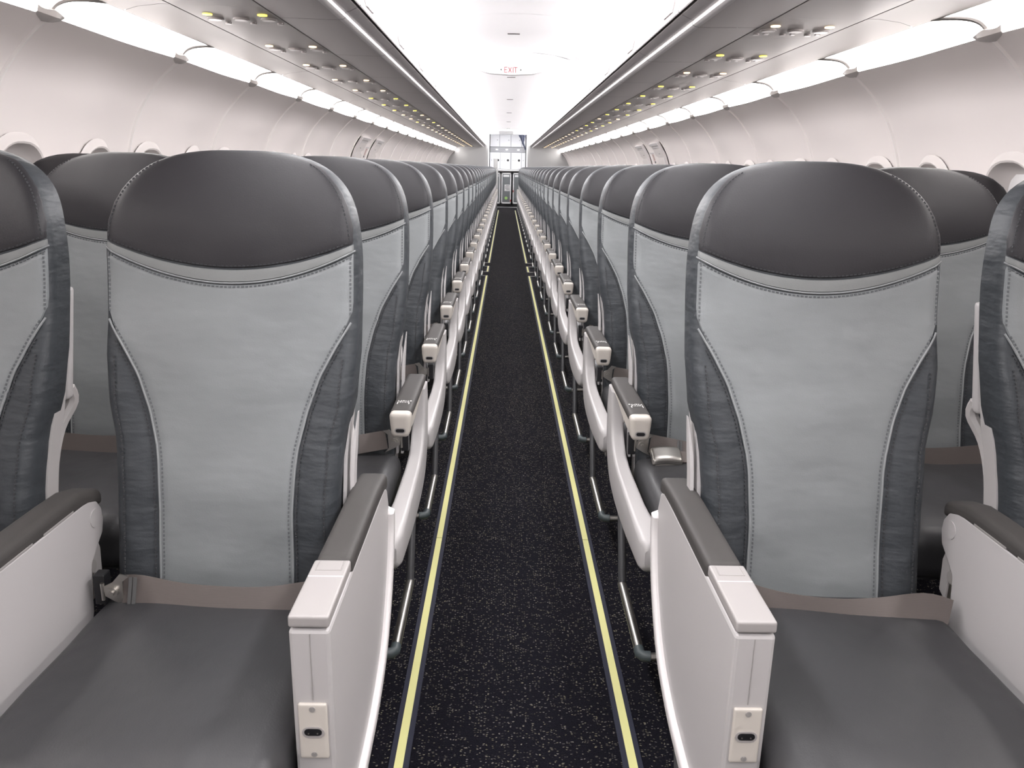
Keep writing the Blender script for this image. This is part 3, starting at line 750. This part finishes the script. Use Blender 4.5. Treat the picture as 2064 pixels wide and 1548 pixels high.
def aisle_console(sx):
    prof = [(-.367, .615), (.120, .612), (.150, .596), (.166, .56), (.163, .50), (.116, .405), (.032, .322), (-.07, .281), (-.16, .266), (-.26, .258), (-.362, .254), (-.366, .40)]
    xa, xb = .203, .257; cx = (xa+xb)/2
    def padf(p):
        p = p.copy(); t = max(0, (p.y-.02)/.14); p.z -= .010*t*t; return p
    ch = [P('pad', gm(sx, rbox((cx, -.024, .619), (.0268, .187, .0165), .010, 3, 8, padf)), 'pad', label='dark grey-brown armrest pad'),
          P('tray_lid', gm(sx, rbox((cx, -.290, .6270), (.0268, .0775, .0085), .0035, 3, 2)), 'lid', label='white tray lid at the armrest end'),
          P('lid_crease', gm(sx, rbox((cx, -.262, .6355), (.0250, .0010, .0004), .0003, 1)), 'lip'),
          P('lid_latch', gm(sx, rbox((cx, -.231, .6352), (.0175, .013, .0010), .0007, 1)), 'lid'),
          P('latch_gap', gm(sx, *[box((cx+dx, -.231+dy, .6356), h) for dx, dy, h in ((-.0185, 0, (.0006, .0135, .0004)), (.0185, 0, (.0006, .0135, .0004)), (0, -.0138, (.019, .0006, .0004)))]), 'satin'),
          P('lid_gap', gm(sx, rbox((cx, -.10, .6160), (.0240, .258, .004), .003, 1)), 'groove'),
          P('front_seam', gm(sx, box((cx+.001, -.3672, .560), (.0004, .0005, .050))), 'satin'),
          P('socket_plate', gm(sx, rbox((cx, -.368, .463), (.0195, .0030, .0430), .0028, 3, 1)), 'cream', label='cream headset socket plate with two screws')]
    for dz in (.0355, -.0355): ch.append(P('screw', gm(sx, disc((cx, -.3712, .463+dz), .0042, 'y', 12, .0008), box((cx, -.3722, .463+dz), (.0006, .0004, .003))), 'satin'))
    ch.append(P('socket_rim', gm(sx, capsule((cx, .4625), .0150, .0085, -.3722, -.369)), 'lid'))
    ch.append(P('headset_socket', gm(sx, capsule((cx, .4635), .0118, .0052, -.3730, -.370)), 'black'))
    for dx in (-.006, .006): ch.append(P('socket_pin', gm(sx, disc((cx+dx, -.3733, .462), .0012, 'y', 8, .0004)), 'silver'))
    rim = smooth_pts([(0, .162, .552), (0, .160, .50), (0, .115, .405), (0, .032, .320), (0, -.07, .279), (0, -.16, .264), (0, -.26, .256), (0, -.36, .252)], 4)
    secs = []
    for i, p in enumerate(rim):
        a, b = rim[max(i-1, 0)], rim[min(i+1, len(rim)-1)]; t = (b-a).normalized()
        secs.append((p.y, p.z, -t.z, t.y, .013 if i else .006, .246, .268 if i else .258))
    ch.append(P('rim', gm(sx, loft_rect(secs, .6)), 'lip', label='white raised rim along the lower edge'))
    return P('armrest_console', gm(sx, prism(prof, xa, xb, .005), ang=12), 'white', ch, label='deep white armrest housing a folding tray')
def middle_console(sx, cx):
    hh = .025 if cx > .26 else .0205; xa, xb = cx-hh, cx+hh
    prof = [(-.40, .624), (.015, .624), (.040, .614), (.056, .592), (.058, .570), (.050, .547), (.025, .527), (.002, .507), (-.005, .46), (-.010, .42), (-.030, .38), (-.06, .36), (-.15, .35), (-.40, .35)]
    def padf(p):
        p = p.copy(); t = max(0, (p.y+.03)/.10); p.z -= .026*t*t; return p
    ch = [P('pad', gm(sx, rbox((cx, -.175, .632), (hh+.0005, .240, .016), .012, 3, 8, padf)), 'pad', label='dark brown-grey armrest pad'),
          P('pivot_boss', gm(sx, disc((xb-.0005, .028, .584), .017, 'x', 18, .002)), 'white'),
          P('hinge_plate', gm(sx, prism([(.015, .567), (.040, .572), (.060, .51), (.055, .45), (.035, .44), (.030, .51)], cx+.003, cx+.011, .002), ang=12), 'shell'),
          P('hinge_pin', gm(sx, tube([(cx-.02, .012, .497), (cx+.02, .012, .497)], .012, 12)), 'satin'),
          P('hinge_bracket', gm(sx, rbox((cx+.010, .005, .465), (.010, .008, .028), .002)), 'silver'),
          P('hinge_strut', gm(sx, tube([(cx+.003, .028, .547), (cx+.009, .010, .50)], .006, 8)), 'satin')]
    ch += [P('trim_clip', gm(sx, rbox((xb-.0005, y, .6245), (.0012, .045, .0022), .0008, 1)), 'satin') for y in (-.08, -.20)]
    return P('armrest_console', gm(sx, prism(prof, xa, xb, .004), ang=12), 'white', ch, label='white tray armrest with dark padded top')

SEATC = {'aisle': .522, 'middle': 1.080, 'window': 1.577}
ARMX = {'middle': .287, 'window': .2470}
ORG = [1.28, 2.015, 2.765, 3.53, 4.30, 5.03, 5.745, 6.46, 7.175, 7.885, 8.60, 9.42, 10.25, 11.02]+[11.02+.71*k for k in range(1, 17)]
cache = {}
def C(key, fn):
    if key not in cache: cache[key] = fn()
    return cache[key]
def seat_parts(sx, pos, row):
    lod = 0 if row < 3 else (1 if row < 9 else 2)
    if pos != 'aisle' and row >= 2: lod = 2
    sh = {'loc': (-.013, 0, 0)} if pos == 'aisle' and sx > 0 else {}
    bt = C(('back', sx, lod), lambda: back_tree(sx, lod))
    t = [bt[:4]+({**bt[4], **sh},), P('back_shell', C(('shell', sx), lambda: shell_mesh(sx)), 'shell', **sh)]
    if row < 8: t.append(C(('tray', sx, pos == 'aisle'), lambda: tray_table(sx, .172 if pos == 'aisle' else .207)))
    xl, xr = (-.206 if pos == 'window' else -.228), (.196 if pos == 'aisle' else .228)
    if row > 0 and pos == 'aisle': xr = .206
    t.append(P('seat_cushion', C(('cush', sx, xl, xr, lod), lambda: cushion_mesh(sx, xl, xr, 1.7*sx+lod, lod)), 'leather_seat', label='dark grey leather seat cushion'))
    if pos == 'aisle':
        if row == 0:
            t.append(C(('con', sx), lambda: aisle_console(sx)))
            t.append(C(('belt', sx, 0), lambda: belt_tree(sx, 'span_left' if sx > 0 else 'span_right')))
        else:
            al = min(2, lod)
            t.append(C(('arm', sx, al), lambda: aisle_arm(sx, al)))
            kind = 'buckle' if (sx < 0 and row == 1) else 'fold'
            t.append(C(('belt', sx, kind), lambda: belt_tree(sx, kind)))
            t.append(P('side_shroud', C(('shroud', sx), lambda: shroud_mesh(sx)), 'white', label='curved white plastic side shroud'))
            t.append(P('hinge_pivot', C(('piv', sx), lambda: gm(sx, tube([(.19, .075, .535), (.232, .075, .535)], .010, 10))), 'satin'))
        t.append(P('side_trim', C(('fin', sx), lambda: fin_mesh(sx)), 'white', label='pair of thin white upright trim strips', **({'loc': (-.011, 0, 0)} if sx > 0 else {})))
        t.append(C(('bar', sx, 'aisle'), lambda: bar_tree(sx, 'aisle')))
        t += C(('frame', sx, 'aisle'), lambda: frame_tree(sx, 'aisle'))
    else:
        if row == 0: t.append(C(('mcon', sx, pos), lambda: middle_console(sx, ARMX[pos])))
        elif row < 8: t.append(C(('sarm', sx, pos), lambda: shared_arm(sx, ARMX[pos])))
        if row < 4:
            t.append(C(('belt', sx, 'fold'), lambda: belt_tree(sx, 'fold')))
            t.append(C(('bar', sx, pos), lambda: bar_tree(sx, pos)))
        t += C(('frame', sx, pos), lambda: frame_tree(sx, pos))
    return t
for row, yo in enumerate(ORG):
    for s, side in ((-1, 'starboard'), (1, 'port')):
        for pos in ('aisle', 'middle', 'window'):
            lab = {'aisle': 'two-tone grey leather aisle seat', 'middle': 'two-tone grey leather middle seat', 'window': 'two-tone grey leather window seat'}[pos]
            st = thing('airplane_seat', '%s, %s side, %s row from the front' % (lab, side, ORD[row]), 'airplane seat', (s*SEATC[pos], yo, 0), 'cabin seats')
            plant(seat_parts(-s, pos, row), st)

# ---------------------------------------------------------------- aft partitions, header, galley
def partition(s, nm):
    x0, x1 = .545, 1.90
    o = obj('wall_partition_'+nm, me(*bx(s*x0, s*x1, Y1, Y1+.05, 0, 2.25), smooth=False), 'part', kind='structure')
    obj('edge_trim', me(*bx(s*(x0-.012), s*(x0+.02), Y1-.012, Y1+.062, 0, 2.25, .006, 2)), 'galley', o)
partition(-1, 'left'); partition(1, 'right')
for s in (-1, 1):
    obj('wall_galley_'+('left' if s < 0 else 'right'), me(*bx(s*.575, s*.63, Y1+.05, YG+.85, 0, 2.3), smooth=False), 'galley', kind='structure')
hd = obj('trim_2', me(*bx(-.54, .54, Y1-.02, Y1+.06, 2.115, 2.24, .006, 2)), 'galley', kind='structure')
obj('header_line', me(*bx(-.54, .54, Y1-.026, Y1-.02, 2.172, 2.180), smooth=False), 'galley_grey', hd)
obj('header_line', me(*bx(-.54, .54, Y1-.026, Y1-.02, 2.118, 2.124), smooth=False), 'galley_grey', hd)
sg = thing('header_sign', 'small grey sign box on the white header above the aft aisle', 'sign', (-.06, Y1-.03, 2.12))
obj('sign_box', me(*bx(-.20, .20, -.05, .004, 0, .075, .012, 2)), 'part', sg); obj('sign_slot', me(*bx(-.15, .15, -.054, -.049, .022, .036, .004, 1)), 'galley_grey', sg)
YF = YG-.10
gl = thing('galley_fill_light', 'unseen square ceiling lamp added to brighten the aft galley', 'light', (0, Y1+.75, 2.27))  # added lamp, hidden behind the header, to brighten the galley
obj('lamp_frame', me(*bx(-.34, .34, -.34, .34, 0, .05, .01, 2)), 'galley', gl); obj('diffuser', me(*bx(-.31, .31, -.31, .31, -.006, 0), smooth=False), 'galley_fill_lamp', gl)
ct = thing('galley_cabinet', 'white overhead galley cabinet with plain doors at the aft end', 'cabinet', (0, YF, 1.82))
obj('body', me(*bx(-.555, .555, .02, .60, 0, .42), smooth=False), 'galley_grey', ct)
for a, b in ((-.550, -.262), (-.250, .088), (.104, .428), (.442, .550)):
    dd = obj('cabinet_door', me(*bx(a, b, 0, .03, .008, .40, .006, 2)), 'galley', ct)
    if b-a > .2: obj('latch', me(*bx(b-.075, b-.045, -.006, 0, .19, .215, .004, 1)), 'galley_grey', dd)
ls = thing('galley_light_bar', 'grey light bar with three small lamps under the galley cabinet', 'light', (0, YF, 1.665))
obj('housing', me(*bx(-.55, .55, .03, .58, 0, .148), smooth=False), 'galley_grey', ls)
for x in (-.34, -.03, .33): obj('lamp', me(*capsule((x, .075), .035, .014, .012, .032)), 'amber_lamp2', ls)
lk = thing('galley_lockers', 'row of white galley lockers with round black locks', 'cabinet', (0, YF, 1.15))
obj('body', me(*bx(-.555, .555, .02, .60, 0, .51), smooth=False), 'galley_grey', lk)
for i, (a, b) in enumerate(((-.55, -.238), (-.228, .085), (.115, .428), (.438, .55))):
    dd = obj('locker_door', me(*bx(a, b, 0, .03, .006, .50, .006, 2)), 'galley', lk)
    if b-a > .2:
        obj('lock', me(*disc((b-.075 if i else b-.06, -.004, .272), .034, 'y', 20, .006)), 'black', dd)
        for q in (.19, .26): obj('catch', me(*disc((b-q+.0, -.004, .272), .011, 'y', 10, .004)), 'galley_grey', dd)
    else: obj('catch', me(*disc((a+.05, -.004, .272), .012, 'y', 10, .004)), 'galley_grey', dd)
cn = tag(obj('galley_counter', me(*bx(-.565, .565, YF-.03, YF+.62, 1.10, 1.148, .008, 2)), 'alu'), 'thin pale galley counter above the service carts', 'counter')
obj('latch_rail', me(*bx(-.55, .55, YF-.034, YF-.01, 1.072, 1.090, .004, 1)), 'groove', cn)
for i, (a, b) in enumerate(((-.545, -.215), (-.185, .125), (.175, .50))):
    lb = ['grey service cart with white frame, beside the starboard galley wall', 'grey service cart with round green sticker and printed notice', 'grey service cart with white frame, beside the port galley wall'][i]
    c = thing('service_cart', lb, 'cart', (0, YF, 0), 'galley carts')
    obj('body', me(*bx(a, b, .03, .60, .10, 1.045), smooth=False), 'alu', c)
    dd = obj('cart_door', me(*bx(a+.035, b-.035, .012, .04, .15, 1.0, .006, 1)), 'cart', c)
    for q in (bx(a, a+.035, 0, .035, .10, 1.045, .006, 1), bx(b-.035, b, 0, .035, .10, 1.045, .006, 1), bx(a, b, 0, .035, .10, .14, .006, 1), bx(a, b, 0, .035, 1.005, 1.045, .006, 1)):
        obj('frame_bar', me(*q), 'alu', c)
    obj('vent_plate', me(*bx(a+.06, b-.06, .004, .014, .92, .98, .004, 1)), 'alu', dd)
    obj('kick_plate', me(*bx(a, b, .05, .5, .055, .10), smooth=False), 'black', c)
    for x in (a+.05, b-.05):
        for yy in (.10, .50): obj('caster', me(*tube([(x-.015, yy, .028), (x+.015, yy, .028)], .028, 12)), 'black', c)
    if i == 1:
        st = obj('sticker', me(*disc((-.03, .008, .275), .048, 'y', 24, .004)), 'green', dd)
        nt = obj('notice', me(*bx(-.085, .085, .004, .013, .49, .69), smooth=False), 'print', dd)
        for z0, x0, x1 in ((.655, -.04, .06), (.615, -.07, .05), (.575, -.06, .06), (.53, -.03, .065)):
            obj('print_line', me(*bx(x0, x1, .001, .005, z0-.008, z0+.008), smooth=False), 'cart', dd)
        obj('latch', me(*bx(.095, .125, -.012, .004, .17, .23, .004, 1)), 'red', c)
    if i == 2: obj('latch', me(*bx(.178, .205, -.012, .004, .46, .52, .004, 1)), 'red', c)
obj('trim_3', me(*bx(-.56, .56, YF+.06, YF+.10, 0, .055), smooth=False), 'black', kind='structure')
# curtain, gathered and hanging by the port partition
cu = G(); rows = []
for i in range(16):
    t = i/15; z = 2.105-.40*t
    c = interp(t, [(0, .395), (.45, .418), (1, .492)]); w = interp(t, [(0, .10), (.3, .055), (.5, .030), (1, .018)])
    rows.append([(c+w*math.cos(2*PI*k/28)*(1+.10*math.cos(2*PI*k/28*7)), Y1-.06+(.030-.012*t)*math.sin(2*PI*k/28)*(1+.25*math.cos(2*PI*k/28*7)), z) for k in range(28)])
v, f = grid(rows, True, True)
tag(obj('curtain', me(v, f), 'navy'), 'dark navy curtain gathered and hanging beside the port partition', 'curtain')
pn = thing('jump_seat', 'folded pale grey crew jump seat at the starboard partition edge', 'seat', (-.345, Y1-.10, 0))
obj('headrest', me(*rbox((0, 0, 1.31), (.058, .035, .145), .02, 3)), 'part', pn)
obj('backrest', me(*rbox((0, .01, .82), (.075, .04, .34), .02, 3)), 'part', pn)
obj('folded_seat', me(*rbox((0, -.035, .55), (.07, .02, .20), .012, 2)), 'part', pn)
obj('mount', me(*bx(-.05, .05, -.02, .05, 0, .50, .01, 2)), 'galley_grey', pn)
